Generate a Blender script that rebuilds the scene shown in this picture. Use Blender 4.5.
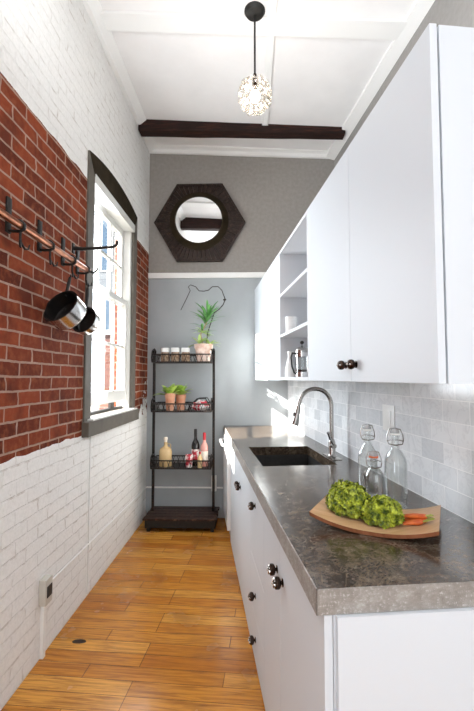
import bpy, bmesh, math, random
from math import sin, cos, pi, atan, radians
from mathutils import Vector, Matrix, noise
random.seed(7)
C = bpy.context.scene.collection
for o in list(bpy.data.objects): bpy.data.objects.remove(o)

# ------------------------------------------------------------------ camera, world, lights
F = 415.0
AR = radians(7.3)          # the kitchen wall runs 7.3 degrees off the brick wall
cam_d = bpy.data.cameras.new('camera'); cam = bpy.data.objects.new('camera', cam_d); C.objects.link(cam)
cam_d.sensor_fit = 'HORIZONTAL'; cam_d.sensor_width = 36; cam_d.lens = 36*F/474
cam_d.clip_start = .02; cam_d.clip_end = 200
cam.location = (0, 0, 1.39); cam.rotation_euler = (pi/2+atan(22.5/F), 0, radians(1.794))
S = bpy.context.scene; S.camera = cam
S.view_settings.view_transform = 'Standard'; S.view_settings.look = 'None'
S.view_settings.exposure = 0.88; S.view_settings.gamma = 1; S.view_settings.use_curve_mapping = False
w = bpy.data.worlds.new('sky'); S.world = w; w.use_nodes = True
wn = w.node_tree.nodes; bg = wn['Background']
bg.inputs[0].default_value = (.86, .93, 1, 1); bg.inputs[1].default_value = 2.2
def light(name, kind, loc, rot, energy, color=(1,1,1), size=None, size_y=None, angle=None):
    d = bpy.data.lights.new(name, kind); d.energy = energy; d.color = color
    if size is not None:
        if kind == 'AREA':
            d.size = size
            if size_y: d.shape = 'RECTANGLE'; d.size_y = size_y
        else: d.shadow_soft_size = size
    if angle: d.angle = angle
    o = bpy.data.objects.new(name, d); C.objects.link(o); o.location = loc; o.rotation_euler = rot
    return o
sd = Vector((1.3, .66, -.88)).normalized()
sun = light('sun', 'SUN', (-8, -3, 8), sd.to_track_quat('-Z', 'Y').to_euler(), 25, (1, .95, .88), angle=radians(.6))
# unseen area fills added around the camera to brighten the room
light('rear_area_fill', 'AREA', (.15, -2.7, 2.1), (radians(90), 0, 0), 5, (.86, .94, 1), 2.0, 2.4)  # added fill from the rear, no window modelled there
light('left_area_fill', 'AREA', (-1.0, -1.3, 1.25), (0, radians(-90), 0), 30, (.80, .91, 1), 1.7, 1.2)  # added fill from the left, out of view, for the cabinet fronts
light('right_area_fill', 'AREA', (1.15, -1.1, 1.35), (0, radians(90), radians(-12)), 15, (.86, .94, 1), 1.9, 1.4)  # added fill from the right, out of view, for the brick wall
light('ceiling_bounce_fill', 'AREA', (.1, .9, 2.75), (pi, 0, 0), 19, (.91, .96, 1), .9, 1.6)  # added upward fill bounced off the ceiling, no fixture here
light('rear_bounce_fill', 'AREA', (.1, -1.2, 2.4), (pi, 0, 0), 33, (.91, .96, 1), 1.4, 1.8)  # second added upward fill, behind the camera, no fixture
light('window_daylight', 'AREA', (-1.06, 3.15, 1.95), (0, radians(-90), radians(-32)), 22.5, (.86, .93, 1), 1.4, .85)

# ------------------------------------------------------------------ node helpers
def mat(name, col=(.8,.8,.8), rough=.5, metal=0, **kw):
    m = bpy.data.materials.new(name); m.use_nodes = True
    b = m.node_tree.nodes['Principled BSDF']
    b.inputs['Base Color'].default_value = (*col, 1); b.inputs['Roughness'].default_value = rough
    b.inputs['Metallic'].default_value = metal
    for k, v in kw.items(): b.inputs[k.replace('_', ' ')].default_value = v
    return m
class N:
    def __init__(s, m): s.m = m; s.t = m.node_tree; s.b = s.t.nodes.get('Principled BSDF')
    def n(s, t, **kw):
        x = s.t.nodes.new(t)
        for k, v in kw.items(): setattr(x, k, v)
        return x
    def l(s, a, b): s.t.links.new(a, b)
    def coord(s): return s.n('ShaderNodeTexCoord').outputs['Object']
    def sep(s, v):
        x = s.n('ShaderNodeSeparateXYZ'); s.l(v, x.inputs[0]); return x.outputs
    def comb(s, a, b, c=None):
        x = s.n('ShaderNodeCombineXYZ'); s.l(a, x.inputs[0]); s.l(b, x.inputs[1])
        if c is not None: s.l(c, x.inputs[2])
        return x.outputs[0]
    def mapping(s, v, scale=(1,1,1), rot=(0,0,0), loc=(0,0,0)):
        x = s.n('ShaderNodeMapping'); s.l(v, x.inputs[0]); x.inputs['Scale'].default_value = scale
        x.inputs['Rotation'].default_value = rot; x.inputs['Location'].default_value = loc; return x.outputs[0]
    def noise(s, v, scale, detail=4, rough=.55, dist=0):
        x = s.n('ShaderNodeTexNoise'); s.l(v, x.inputs['Vector']); x.inputs['Scale'].default_value = scale
        x.inputs['Detail'].default_value = detail; x.inputs['Roughness'].default_value = rough
        x.inputs['Distortion'].default_value = dist; return x.outputs['Fac']
    def ramp(s, f, stops):
        x = s.n('ShaderNodeValToRGB'); s.l(f, x.inputs[0]); e = x.color_ramp.elements
        while len(e) < len(stops): e.new(.5)
        for i, (p, c) in enumerate(stops):
            e[i].position = p; e[i].color = (*c, 1) if len(c) == 3 else c
        return x.outputs[0]
    def g(s, f, a, b): return s.ramp(f, [(a, (0,0,0)), (b, (1,1,1))])
    def mix(s, f, a, b, mode='MIX'):
        x = s.n('ShaderNodeMix', data_type='RGBA', blend_type=mode)
        for i, v in ((0, f), (6, a), (7, b)):
            if hasattr(v, 'links'): s.l(v, x.inputs[i])
            else: x.inputs[i].default_value = (*v, 1) if isinstance(v, tuple) else v
        return x.outputs[2]
    def math(s, op, a, b=0):
        x = s.n('ShaderNodeMath', operation=op)
        for i, v in ((0, a), (1, b)):
            if hasattr(v, 'links'): s.l(v, x.inputs[i])
            else: x.inputs[i].default_value = v
        return x.outputs[0]
    def bump(s, h, strength=.5, dist=.01):
        x = s.n('ShaderNodeBump'); s.l(h, x.inputs['Height']); x.inputs['Strength'].default_value = strength
        x.inputs['Distance'].default_value = dist; s.l(x.outputs[0], s.b.inputs['Normal'])
    def col(s, c): s.l(c, s.b.inputs['Base Color'])
    def rough(s, c): s.l(c, s.b.inputs['Roughness'])
def noisy(name, c1, c2, scale=8, rough=.5, metal=0, bump=.1, dist=.002, lo=.35, hi=.65, **kw):
    m = mat(name, c1, rough, metal, **kw); k = N(m); v = k.coord(); f = k.noise(v, scale, 5)
    k.col(k.ramp(f, [(lo, c1), (hi, c2)])); k.bump(f, bump, dist); return m

# painted and bare brick
def brick_wall_mat():
    m = mat('brick_wall', rough=.85, Specular_IOR_Level=.12); k = N(m); co = k.coord(); x, y, z = k.sep(co)
    wob = k.noise(co, 3.0, 2); zz = k.math('ADD', z, k.math('MULTIPLY', k.math('SUBTRACT', wob, .5), .016))
    w2 = k.noise(co, 24, 2); zz = k.math('ADD', zz, k.math('MULTIPLY', k.math('SUBTRACT', w2, .5), .006)); yy = k.math('ADD', y, k.math('MULTIPLY', k.math('SUBTRACT', k.noise(k.mapping(co, loc=(4,2,1)), 9, 2), .5), .05))
    v = k.comb(yy, zz)
    br = k.n('ShaderNodeTexBrick'); k.l(v, br.inputs['Vector'])
    for n_, val in (('Scale', 1), ('Brick Width', .205), ('Row Height', .0665), ('Mortar Size', .0055), ('Mortar Smooth', .25), ('Bias', -.1)):
        br.inputs[n_].default_value = val
    br.inputs['Color1'].default_value = (.25, .050, .020, 1); br.inputs['Color2'].default_value = (.065, .014, .009, 1)
    br.inputs['Mortar'].default_value = (.56, .40, .32, 1)
    n1 = k.noise(co, 26, 6, .7); n2 = k.noise(co, 5, 3)
    red = k.mix(k.math('MULTIPLY', k.g(n1, .45, .72), .75), br.outputs['Color'], (.30, .085, .035))
    red = k.mix(k.math('MULTIPLY', k.g(n2, .52, .68), .7), red, (.075, .018, .012))
    red = k.mix(k.math('MULTIPLY', br.outputs['Fac'], k.ramp(k.noise(co, 14, 3), [(.3, (.45,)*3), (.6, (1,)*3)])), red, (.36, .235, .175))
    n3 = k.noise(co, 60, 4, .7)
    mm = k.math('MULTIPLY', k.math('MULTIPLY', br.outputs['Fac'], k.g(k.noise(co, 12, 3), .50, .68)), .6)
    white = k.mix(mm, k.ramp(n3, [(.3, (.76, .745, .715)), (.6, (.84, .825, .80))]), (.50, .44, .38))
    chip = k.g(k.noise(k.mapping(co, (1, 1, 3)), 16, 5, .7), .70, .74)
    white = k.mix(chip, white, (.50, .42, .34))
    # paint edges at 1.04 and 2.68 m
    e = k.math('MULTIPLY', k.math('SUBTRACT', k.noise(co, 7, 4), .5), .035)
    ze = k.math('ADD', z, e)
    far = k.math('MULTIPLY', k.math('MAXIMUM', k.math('SUBTRACT', y, 3.85), 0), 1.0)
    a = k.math('GREATER_THAN', ze, k.math('ADD', 1.035, k.math('MULTIPLY', far, k.math('MULTIPLY', k.g(k.noise(co, 11, 5), .4, .6), 1.2)))); b = k.math('LESS_THAN', ze, 2.672)
    mask = k.math('MULTIPLY', a, b)
    k.col(k.mix(mask, white, red))
    h = k.math('SUBTRACT', k.math('MULTIPLY', n1, .25), br.outputs['Fac'])
    k.bump(h, .8, .007); return m
M = {}
M['brick_wall'] = brick_wall_mat()
def plaster(name, c, c2=None, sc=3, b=.15):
    return noisy(name, c, c2 or tuple(v*.94 for v in c), sc, .75, 0, b, .002)
M['ceiling'] = plaster('ceiling_paint', (.87, .85, .84))
M['trim'] = mat('white_trim', (.86, .85, .83), .45)
M['back'] = plaster('grey_paint', (.30, .285, .27), (.27, .255, .24), 30, .3)
def back_mat():
    m = mat('back_wall_paint', rough=.7); k = N(m); co = k.coord(); x, y, z = k.sep(co)
    n = k.noise(co, 30, 4); up = k.ramp(n, [(.35, (.275, .252, .232)), (.65, (.31, .288, .268))])
    lo = k.ramp(k.noise(co, 4, 3), [(.35, (.36, .385, .40)), (.65, (.395, .42, .435))])
    k.col(k.mix(k.math('GREATER_THAN', z, 2.43), lo, up)); k.bump(n, .2, .001); return m
M['back_wall'] = back_mat()
def floor_mat():
    m = mat('maple_boards', rough=.3, Specular_IOR_Level=.35); k = N(m); co = k.coord(); v = k.mapping(co, rot=(0, 0, radians(3.5)))
    br = k.n('ShaderNodeTexBrick'); k.l(v, br.inputs['Vector']); br.offset = .37; br.offset_frequency = 3
    for n_, val in (('Scale', 1), ('Brick Width', .66), ('Row Height', .092), ('Mortar Size', .0014), ('Mortar Smooth', .2), ('Bias', 0)):
        br.inputs[n_].default_value = val
    br.inputs['Color1'].default_value = (0, 0, 0, 1); br.inputs['Color2'].default_value = (1, 1, 1, 1); br.inputs['Mortar'].default_value = (.5, .5, .5, 1)
    base = k.ramp(br.outputs['Color'], [(0, (.46, .155, .018)), (.5, (.58, .235, .032)), (1, (.70, .33, .06))])
    g1 = k.noise(k.mapping(v, (1.2, 22, 1)), 3.5, 6, .65, .6)
    c = k.mix(k.g(g1, .42, .72), base, (.20, .06, .012)); 
    blot = k.noise(v, 2.3, 4, .6)
    c = k.mix(k.math('MULTIPLY', k.g(blot, .5, .75), .6), c, (.17, .055, .014))
    c = k.mix(br.outputs['Fac'], c, (.045, .015, .005))
    # one dark knot stain
    d = k.n('ShaderNodeVectorMath', operation='DISTANCE'); k.l(k.mapping(co, (1, 2.0, 1)), d.inputs[0]); d.inputs[1].default_value = (-.905, 2.245*2, 0)
    dn = k.math('ADD', d.outputs['Value'], k.math('MULTIPLY', k.noise(co, 20, 3), .03))
    c = k.mix(k.math('LESS_THAN', dn, .052), c, (.02, .010, .006))
    k.col(c); k.rough(k.ramp(blot, [(.3, (.16,)*3), (.7, (.32,)*3)]))
    k.bump(k.math('SUBTRACT', k.math('MULTIPLY', g1, .06), br.outputs['Fac']), .4, .002); return m
M['floor'] = floor_mat()
def wood(name, c1, c2, c3, axis_scale=(2, 20, 20), sc=3, rough=.6, bump=.5, dist=.003):
    m = mat(name, c1, rough, Specular_IOR_Level=.25); k = N(m); co = k.coord()
    g1 = k.noise(k.mapping(co, axis_scale), sc, 6, .65, .5)
    k.col(k.ramp(g1, [(.3, c1), (.52, c2), (.72, c3)])); k.bump(g1, bump, dist); return m
M['beam'] = wood('dark_beam', (.006, .002, .001), (.020, .006, .004), (.075, .025, .014))
M['mirror_wood'] = wood('dark_stave_wood', (.010, .006, .005), (.030, .018, .014), (.085, .052, .040), (8, 8, 8), 5, .45)
M['crate_wood'] = wood('worn_dark_wood', (.008, .004, .003), (.030, .012, .008), (.17, .09, .06), (5, 8, 5), 6, .4)
M['platter'] = wood('pale_wood_platter', (.50, .29, .14), (.60, .37, .20), (.68, .45, .26), (3, 26, 3), 2.2, .35, .1, .0005)
M['platter_rim'] = wood('platter_edge_wood', (.20, .07, .03), (.28, .10, .045), (.36, .14, .07), (3, 26, 3), 2.2, .35, .1, .0005)
M['copper'] = noisy('copper_bar', (.55, .24, .13), (.30, .11, .06), 14, .3, .9, .1, .001)
M['iron'] = noisy('black_iron', (.008, .007, .006), (.018, .015, .012), 40, .55, .2, .3, .001)
M['rack_iron'] = noisy('mottled_black_iron', (.008, .006, .005), (.08, .035, .02), 60, .45, .3, .4, .001, .5, .8)
M['bronze'] = mat('bronze_knob', (.05, .032, .024), .22, .9)
M['crystal'] = mat('knob_crystal', (.60, .56, .52), .12, .7)
M['steel'] = mat('brushed_steel', (.62, .60, .58), .22, 1)
M['nickel'] = mat('brushed_nickel', (.40, .38, .36), .25, 1)
M['pan_dark'] = noisy('seasoned_pan', (.010, .009, .009), (.022, .018, .016), 20, .35, .3, .1, .001)
M['cab'] = mat('white_lacquer', (.62, .655, .69), .5)
M['cab_in'] = mat('white_shelf', (.66, .67, .69), .5)
M['appliance'] = mat('white_enamel', (.82, .82, .82), .2)
M['sink'] = noisy('dark_composite', (.018, .017, .016), (.03, .028, .026), 60, .45, 0, .1, .001)
M['porcelain'] = mat('white_porcelain', (.85, .84, .82), .2)
M['plastic'] = mat('white_plastic', (.84, .83, .80), .4)
M['plastic_old'] = mat('ivory_plastic', (.55, .52, .46), .45)
M['dark'] = mat('dark_slot', (.02, .02, .02), .6)
M['casing'] = noisy('grey_brown_paint', (.11, .098, .082), (.14, .125, .105), 12, .7, 0, .15, .002, Specular_IOR_Level=.25)
M['arch_casing'] = noisy('dark_brown_paint', (.020, .014, .007), (.034, .024, .013), 12, .85, 0, .15, .002, Specular_IOR_Level=.1)
M['sash'] = mat('white_sash_paint', (.66, .65, .62), .4)
M['terracotta'] = noisy('terracotta', (.62, .26, .14), (.72, .40, .26), 14, .8, 0, .2, .001)
M['old_terracotta'] = noisy('weathered_terracotta', (.50, .30, .22), (.72, .58, .50), 18, .85, 0, .2, .001)
M['soil'] = noisy('soil', (.03, .018, .01), (.06, .035, .02), 60, .9)
M['leaf'] = noisy('leaf_green', (.20, .42, .04), (.58, .72, .16), 14, .4, 0, .1, .001)
M['leaf_pale'] = noisy('pale_leaf', (.35, .55, .12), (.60, .72, .30), 14, .4, 0, .1, .001)
M['leaf_dark'] = noisy('deep_leaf', (.06, .20, .05), (.14, .34, .10), 14, .4, 0, .1, .001)
M['kale'] = noisy('curly_lettuce', (.03, .065, .002), (.50, .55, .04), 60, .5, 0, .8, .004)
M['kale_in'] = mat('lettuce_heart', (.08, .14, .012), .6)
M['carrot'] = noisy('carrot_skin', (.50, .075, .012), (.68, .16, .03), 30, .45, 0, .2, .001)
M['carrot_top'] = mat('carrot_stub', (.30, .34, .06), .6)
M['twig'] = mat('dry_twig', (.035, .024, .018), .8)
M['bark'] = mat('pale_stem', (.35, .28, .16), .8)
M['cork'] = mat('cork_stopper', (.80, .72, .60), .8)
M['red'] = mat('red_cloth', (.45, .02, .03), .7)
M['redwhite'] = noisy('red_white_cloth', (.50, .02, .04), (.85, .78, .76), 22, .7, 0, .3, .003, .47, .53)
M['orange_gasket'] = mat('orange_gasket', (.65, .12, .03), .5)
M['jar_fill'] = noisy('brown_spice', (.16, .08, .04), (.50, .36, .24), 40, .7)
M['amber_fill'] = mat('amber_bottle_body', (.62, .44, .22), .15)
M['wine'] = mat('dark_wine_glass', (.008, .006, .006), .06)
M['pink'] = mat('pink_glass', (.62, .30, .26), .08)
M['label'] = mat('cream_paper_label', (.75, .68, .60), .6)
M['bulb'] = mat('lamp_bulb', (1, 1, 1), .3); b_ = M['bulb'].node_tree.nodes['Principled BSDF']
b_.inputs['Emission Color'].default_value = (1, .93, .82, 1); b_.inputs['Emission Strength'].default_value = 6
M['mirror_glass'] = mat('mirror_glass', (.85, .86, .86), .02, 1)
M['pave'] = plaster('pale_paving', (.22, .22, .21))
def glassy(name, tint=(1,1,1), gl=.9, f0=.08, rough=.01):
    m = bpy.data.materials.new(name); m.use_nodes = True; t = m.node_tree; t.nodes.clear()
    o = t.nodes.new('ShaderNodeOutputMaterial'); mx = t.nodes.new('ShaderNodeMixShader')
    tr = t.nodes.new('ShaderNodeBsdfTransparent'); tr.inputs[0].default_value = (*tint, 1)
    g = t.nodes.new('ShaderNodeBsdfGlossy'); g.inputs['Roughness'].default_value = rough
    lw = t.nodes.new('ShaderNodeLayerWeight'); lw.inputs[0].default_value = .5
    mp = t.nodes.new('ShaderNodeMapRange'); mp.inputs['To Min'].default_value = f0; mp.inputs['To Max'].default_value = gl
    pw = t.nodes.new('ShaderNodeMath'); pw.operation = 'POWER'; pw.inputs[1].default_value = 2.2
    t.links.new(lw.outputs['Facing'], pw.inputs[0]); t.links.new(pw.outputs[0], mp.inputs[0])
    t.links.new(mp.outputs[0], mx.inputs[0]); t.links.new(tr.outputs[0], mx.inputs[1]); t.links.new(g.outputs[0], mx.inputs[2])
    t.links.new(mx.outputs[0], o.inputs[0]); return m
M['frost'] = mat('frosted_stopper', (.82, .84, .84), .15, Transmission_Weight=.6)
M['pane'] = glassy('window_pane', (.97, .98, .98), .5, .03)
M['bottle'] = glassy('clear_bottle_glass', (.96, .97, .965), .85, .05)
M['shade'] = glassy('clear_pressed_glass', (.97, .95, .92), .75, .12, .2)
# marble tile
def tile_mat():
    m = mat('marble_subway_tile', rough=.14); k = N(m); co = k.coord(); x, y, z = k.sep(co); v = k.comb(y, k.math('SUBTRACT', z, .9155-.079*4))
    br = k.n('ShaderNodeTexBrick'); k.l(v, br.inputs['Vector'])
    for n_, val in (('Scale', 1), ('Brick Width', .154), ('Row Height', .079), ('Mortar Size', .0016), ('Mortar Smooth', .1), ('Bias', 0)):
        br.inputs[n_].default_value = val
    br.inputs['Color1'].default_value = (.68, .70, .72, 1); br.inputs['Color2'].default_value = (.92, .93, .94, 1); br.inputs['Mortar'].default_value = (.92, .92, .92, 1)
    n1 = k.noise(co, 9, 8, .6, 1.6); vein = k.math('ABSOLUTE', k.math('SUBTRACT', n1, .5))
    c = k.mix(k.ramp(vein, [(0, (.30,)*3), (.05, (0,)*3)]), br.outputs['Color'], (.52, .53, .55))
    c = k.mix(k.math('MULTIPLY', k.g(k.noise(co, 5, 4), .45, .7), .15), c, (.86, .87, .88))
    c = k.mix(br.outputs['Fac'], c, (1, 1, 1)); k.col(c)
    k.bump(k.math('MULTIPLY', br.outputs['Fac'], -1), .35, .001); return m
M['tile'] = tile_mat()
def stone(name, light=False):
    m = mat(name, rough=.2, Specular_IOR_Level=.6); k = N(m); co = k.coord()
    n1 = k.noise(co, 16, 12, .86, 0); n2 = k.noise(co, 130, 4, .7); n3 = k.noise(co, 2.2, 6, .6, 2)
    if light:
        c = k.ramp(n1, [(.3, (.13, .11, .095)), (.5, (.26, .235, .21)), (.68, (.42, .40, .375))])
        c = k.mix(k.g(n2, .55, .7), c, (.52, .50, .48)); k.rough(k.ramp(n1, [(.3, (.5,)*3), (.7, (.7,)*3)]))
    else:
        c = k.ramp(n1, [(.34, (.014, .008, .005)), (.47, (.050, .033, .021)), (.58, (.12, .088, .062)), (.68, (.34, .28, .21))])
        c = k.mix(k.ramp(k.math('ABSOLUTE', k.math('SUBTRACT', n3, .5)), [(0, (.35,)*3), (.008, (0,)*3)]), c, (.26, .20, .13))
        c = k.mix(k.math('MULTIPLY', k.g(n2, .58, .7), .45), c, (.30, .27, .24))
        k.rough(k.ramp(n1, [(.35, (.11,)*3), (.7, (.28,)*3)]))
    k.col(c); k.bump(n2, .25 if light else .03, .001); return m
M['stone'] = stone('dark_soapstone'); M['stone_edge'] = stone('rough_stone_edge', True)
def ext_brick():
    m = mat('outside_brick', rough=.8); k = N(m); co = k.coord(); x, y, z = k.sep(co); v = k.comb(k.math('ADD', x, y), z)
    br = k.n('ShaderNodeTexBrick'); k.l(v, br.inputs['Vector'])
    for n_, val in (('Scale', 1), ('Brick Width', .42), ('Row Height', .15), ('Mortar Size', .012)): br.inputs[n_].default_value = val
    br.inputs['Color1'].default_value = (.13, .038, .024, 1); br.inputs['Color2'].default_value = (.09, .025, .018, 1); br.inputs['Mortar'].default_value = (.16, .12, .10, 1)
    k.col(br.outputs['Color']); return m
M['ext_brick'] = ext_brick()
M['ext_grey'] = plaster('grey_render', (.085, .095, .11))
M['ext_glass'] = mat('outside_window_glass', (.05, .08, .12), .1)

# ------------------------------------------------------------------ mesh helpers
def box(bm, x0, x1, y0, y1, z0, z1, bev=0):
    vs = [bm.verts.new((x, y, z)) for x in (x0, x1) for y in (y0, y1) for z in (z0, z1)]
    fs = [bm.faces.new([vs[i] for i in q]) for q in ((0,1,3,2), (4,6,7,5), (0,4,5,1), (2,3,7,6), (0,2,6,4), (1,5,7,3))]
    if bev:
        es = list({e for f in fs for e in f.edges})
        bmesh.ops.bevel(bm, geom=es, offset=bev, segments=2, profile=.6, affect='EDGES')
    return bm
def prism(bm, pts, axis, a, b):
    """pts 2-D outline, extruded along axis 0/1/2 from a to b"""
    def P(p, t):
        return {0: (t, p[0], p[1]), 1: (p[0], t, p[1]), 2: (p[0], p[1], t)}[axis]
    A = [bm.verts.new(P(p, a)) for p in pts]; B = [bm.verts.new(P(p, b)) for p in pts]
    n = len(pts); bm.faces.new(A); bm.faces.new(B[::-1])
    for i in range(n): bm.faces.new((A[i], B[i], B[(i+1) % n], A[(i+1) % n]))
    return bm
def tube(bm, pts, r, seg=10, caps=True):
    pts = [Vector(p) for p in pts]; rs = r if isinstance(r, (list, tuple)) else [r]*len(pts)
    rings = []; up = None
    for i, p in enumerate(pts):
        d = (pts[min(i+1, len(pts)-1)] - pts[max(i-1, 0)]).normalized()
        if up is None: up = Vector((0, 0, 1)) if abs(d.z) < .9 else Vector((1, 0, 0))
        a = d.cross(up)
        if a.length < 1e-5: a = d.orthogonal()
        a.normalize(); b = a.cross(d).normalized(); up = b
        rings.append([bm.verts.new(p + (a*cos(2*pi*k/seg) + b*sin(2*pi*k/seg))*rs[i]) for k in range(seg)])
    for i in range(len(rings)-1):
        for k in range(seg):
            bm.faces.new((rings[i][k], rings[i][(k+1) % seg], rings[i+1][(k+1) % seg], rings[i+1][k]))
    if caps: bm.faces.new(rings[0][::-1]); bm.faces.new(rings[-1])
    return bm
def lathe(bm, prof, c=(0,0,0), seg=32, axis=(0,0,1)):
    q = Vector((0,0,1)).rotation_difference(Vector(axis).normalized()); c = Vector(c); rings = []
    for r, z in prof:
        if r < 1e-6: rings.append([bm.verts.new(c + q @ Vector((0,0,z)))])
        else: rings.append([bm.verts.new(c + q @ Vector((r*cos(2*pi*k/seg), r*sin(2*pi*k/seg), z))) for k in range(seg)])
    for a, b in zip(rings, rings[1:]):
        for k in range(seg):
            k2 = (k+1) % seg
            if len(a) == 1 and len(b) == 1: continue
            if len(a) == 1: bm.faces.new((a[0], b[k2], b[k]))
            elif len(b) == 1: bm.faces.new((a[k], a[k2], b[0]))
            else: bm.faces.new((a[k], a[k2], b[k2], b[k]))
    return bm
def ball(bm, c, r, sub=2, sc=(1,1,1)):
    bmesh.ops.create_icosphere(bm, subdivisions=sub, radius=r, matrix=Matrix.Translation(c) @ Matrix.Diagonal((*sc, 1))); return bm
def torus(bm, c, R, r, axis=(0,0,1), seg=32, s2=8, a0=0, a1=2*pi):
    q = Vector((0,0,1)).rotation_difference(Vector(axis).normalized()); c = Vector(c)
    full = abs(a1-a0-2*pi) < 1e-4; n = seg if full else seg+1; rings = []
    for i in range(n):
        t = a0+(a1-a0)*i/seg
        rings.append([bm.verts.new(c + q @ Vector(((R+r*cos(p))*cos(t), (R+r*cos(p))*sin(t), r*sin(p)))) for p in (2*pi*k/s2 for k in range(s2))])
    for i in range(seg):
        a, b = rings[i], rings[(i+1) % n]
        for k in range(s2): bm.faces.new((a[k], b[k], b[(k+1) % s2], a[(k+1) % s2]))
    if not full: bm.faces.new(rings[0]); bm.faces.new(rings[-1][::-1])
    return bm
def NB(): return bmesh.new()
def R(L, d, z=0):        # kitchen-wall frame (distance out to the right, distance along) to the world
    return Vector((L*cos(AR)-d*sin(AR), L*sin(AR)+d*cos(AR), z))
base_of = {}
def root_base(o):
    while o is not None and o.name not in base_of: o = o.parent
    return base_of[o.name] if o is not None else Vector((0,0,0))
def thing(name, label, cat, base=(0,0,0), frame='W', group=None, kind=None):
    o = bpy.data.objects.new(name, None); C.objects.link(o); o.empty_display_size = .05
    if frame == 'R': o.location = R(*base); o.rotation_euler = (0, 0, AR)
    else: o.location = base
    base_of[o.name] = Vector(base); tag(o, label, cat, group, kind); return o
def tag(o, label=None, cat=None, group=None, kind=None):
    for k_, v in (('label', label), ('category', cat), ('group', group), ('kind', kind)):
        if v: o[k_] = v
    return o
def mesh(name, bm, m, base, smooth):
    bmesh.ops.recalc_face_normals(bm, faces=bm.faces)
    bmesh.ops.translate(bm, verts=bm.verts, vec=-Vector(base))
    me = bpy.data.meshes.new(name); bm.to_mesh(me); bm.free()
    if smooth:
        me.shade_smooth()
        try: me.set_sharp_from_angle(angle=radians(38))
        except Exception: pass
    me.materials.append(m); o = bpy.data.objects.new(name, me); C.objects.link(o); return o
def part(name, bm, m, parent, smooth=True, label=None):
    o = mesh(name, bm, m, root_base(parent), smooth); o.parent = parent
    if label: o['label'] = label
    return o
def single(name, bm, m, label, cat, base=(0,0,0), frame='W', group=None, kind=None, smooth=True):
    o = mesh(name, bm, m, base, smooth)
    if frame == 'R': o.location = R(*base); o.rotation_euler = (0, 0, AR)
    else: o.location = base
    base_of[o.name] = Vector(base); return tag(o, label, cat, group, kind)
def struct(name, bm, m, frame='W', smooth=False, label=None, cat=None):
    return single(name, bm, m, label, cat, frame=frame, kind='structure', smooth=smooth)
def copy_tree(o, parent=None):
    c = o.copy(); C.objects.link(c); c.parent = parent
    for ch in [x for x in bpy.data.objects if x.parent == o]: copy_tree(ch, c)
    return c

# ------------------------------------------------------------------ room shell
XL, YB, LW, LB = -1.045, 4.2, 1.40, .905       # brick wall, back wall, upper right wall, tiled wall
Y0 = -3.0
def zc(x): return 3.80-.06*(x-XL)
bm = NB(); box(bm, -1.4, 2.2, Y0, 4.4, -.06, 0); struct('floor', bm, M['floor'], label='honey brown hardwood floor of narrow boards laid across', cat='floor')
bm = NB(); prism(bm, [(-1.4, zc(-1.4)), (2.2, zc(2.2)), (2.2, 4.0), (-1.4, 4.0)], 1, Y0, 4.4)
struct('ceiling', bm, M['ceiling'], label='high white painted ceiling with flat battens', cat='ceiling')
def arc(y0, y1, zs, rise, n=16):
    return [(y0+(y1-y0)*i/n, zs+rise*(1-(2*i/n-1)**2)) for i in range(n+1)]
WY0, WY1 = 2.575, 3.715
bm = NB(); xo = XL-.19
prism(bm, [(Y0, -.05), (WY0, -.05), (WY0, 3.9), (Y0, 3.9)], 0, xo, XL)
prism(bm, [(WY1, -.05), (YB, -.05), (YB, 3.9), (WY1, 3.9)], 0, xo, XL)
prism(bm, [(WY0, -.05), (WY1, -.05), (WY1, 1.03), (WY0, 1.03)], 0, xo, XL)
prism(bm, [(WY0, 3.9)]+arc(WY0, WY1, 2.86, .065)+[(WY1, 3.9)], 0, xo, XL)
struct('wall_left', bm, M['brick_wall'], label='brick wall painted white above and below a bare red band', cat='wall')
bm = NB(); box(bm, -1.4, 1.2, YB, YB+.15, -.05, 3.9); struct('wall_back', bm, M['back_wall'], label='grey painted back wall under the mirror', cat='wall')
bm = NB(); box(bm, -1.4, 2.2, Y0-.15, Y0, -.05, 3.95); struct('wall_front', bm, M['ceiling'], label='unseen white wall added behind the camera to shut out sky light', cat='wall')  # added unseen wall, keeps sky light from flooding the end panels
bm = NB(); box(bm, LW, LW+.12, Y0-.2, 4.35, -.05, 3.9); struct('wall_right', bm, M['back'], 'R', label='grey wall above the upper cabinets', cat='wall')
# furred-out lower wall that carries cabinets and tile
bm = NB(); prism(bm, [(LB+.012, .3), (LW, .3), (LW, 4.05), (LB+.012, 4.105)], 2, 0, 2.26); struct('wall_kitchen', bm, M['trim'], 'R', label='white furred-out wall behind the cabinets', cat='wall')
bm = NB(); prism(bm, [(LB, .6), (LB+.012, .6), (LB+.012, 4.10), (LB, 4.10)], 2, .85, 1.374)
struct('wall_backsplash', bm, M['tile'], 'R', label='grey marble subway tile backsplash behind the worktop', cat='backsplash')
# trims
bm = NB(); prism(bm, [(XL, zc(XL)-.055), (XL+.03, zc(XL)-.055), (XL+.085, zc(XL)-.012), (XL+.085, zc(XL)+.01), (XL, zc(XL)+.01)], 1, Y0, YB); struct('trim_1', bm, M['trim'], label='white crown moulding along the brick wall', cat='moulding')
bm = NB()
A = [(XL, 3.745), (1.0, 3.745-.06*2.0)]
for y0, y1, dz in ((YB-.03, YB, 0), (YB-.09, YB, .035)):
    prism(bm, [(XL, 3.74+dz), (1.1, 3.74-.05*2.1+dz), (1.1, 3.9), (XL, 3.9)], 1, y0, y1)
struct('trim_2', bm, M['trim'], label='white crown moulding on the back wall behind the beam', cat='moulding')
bm = NB(); prism(bm, [(LW-.09, 3.66), (LW, 3.635), (LW, 3.75), (LW-.09, 3.75)], 1, Y0, 4.1)
struct('trim_3', bm, M['trim'], 'R', label='white crown moulding above the cabinets', cat='moulding')
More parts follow.
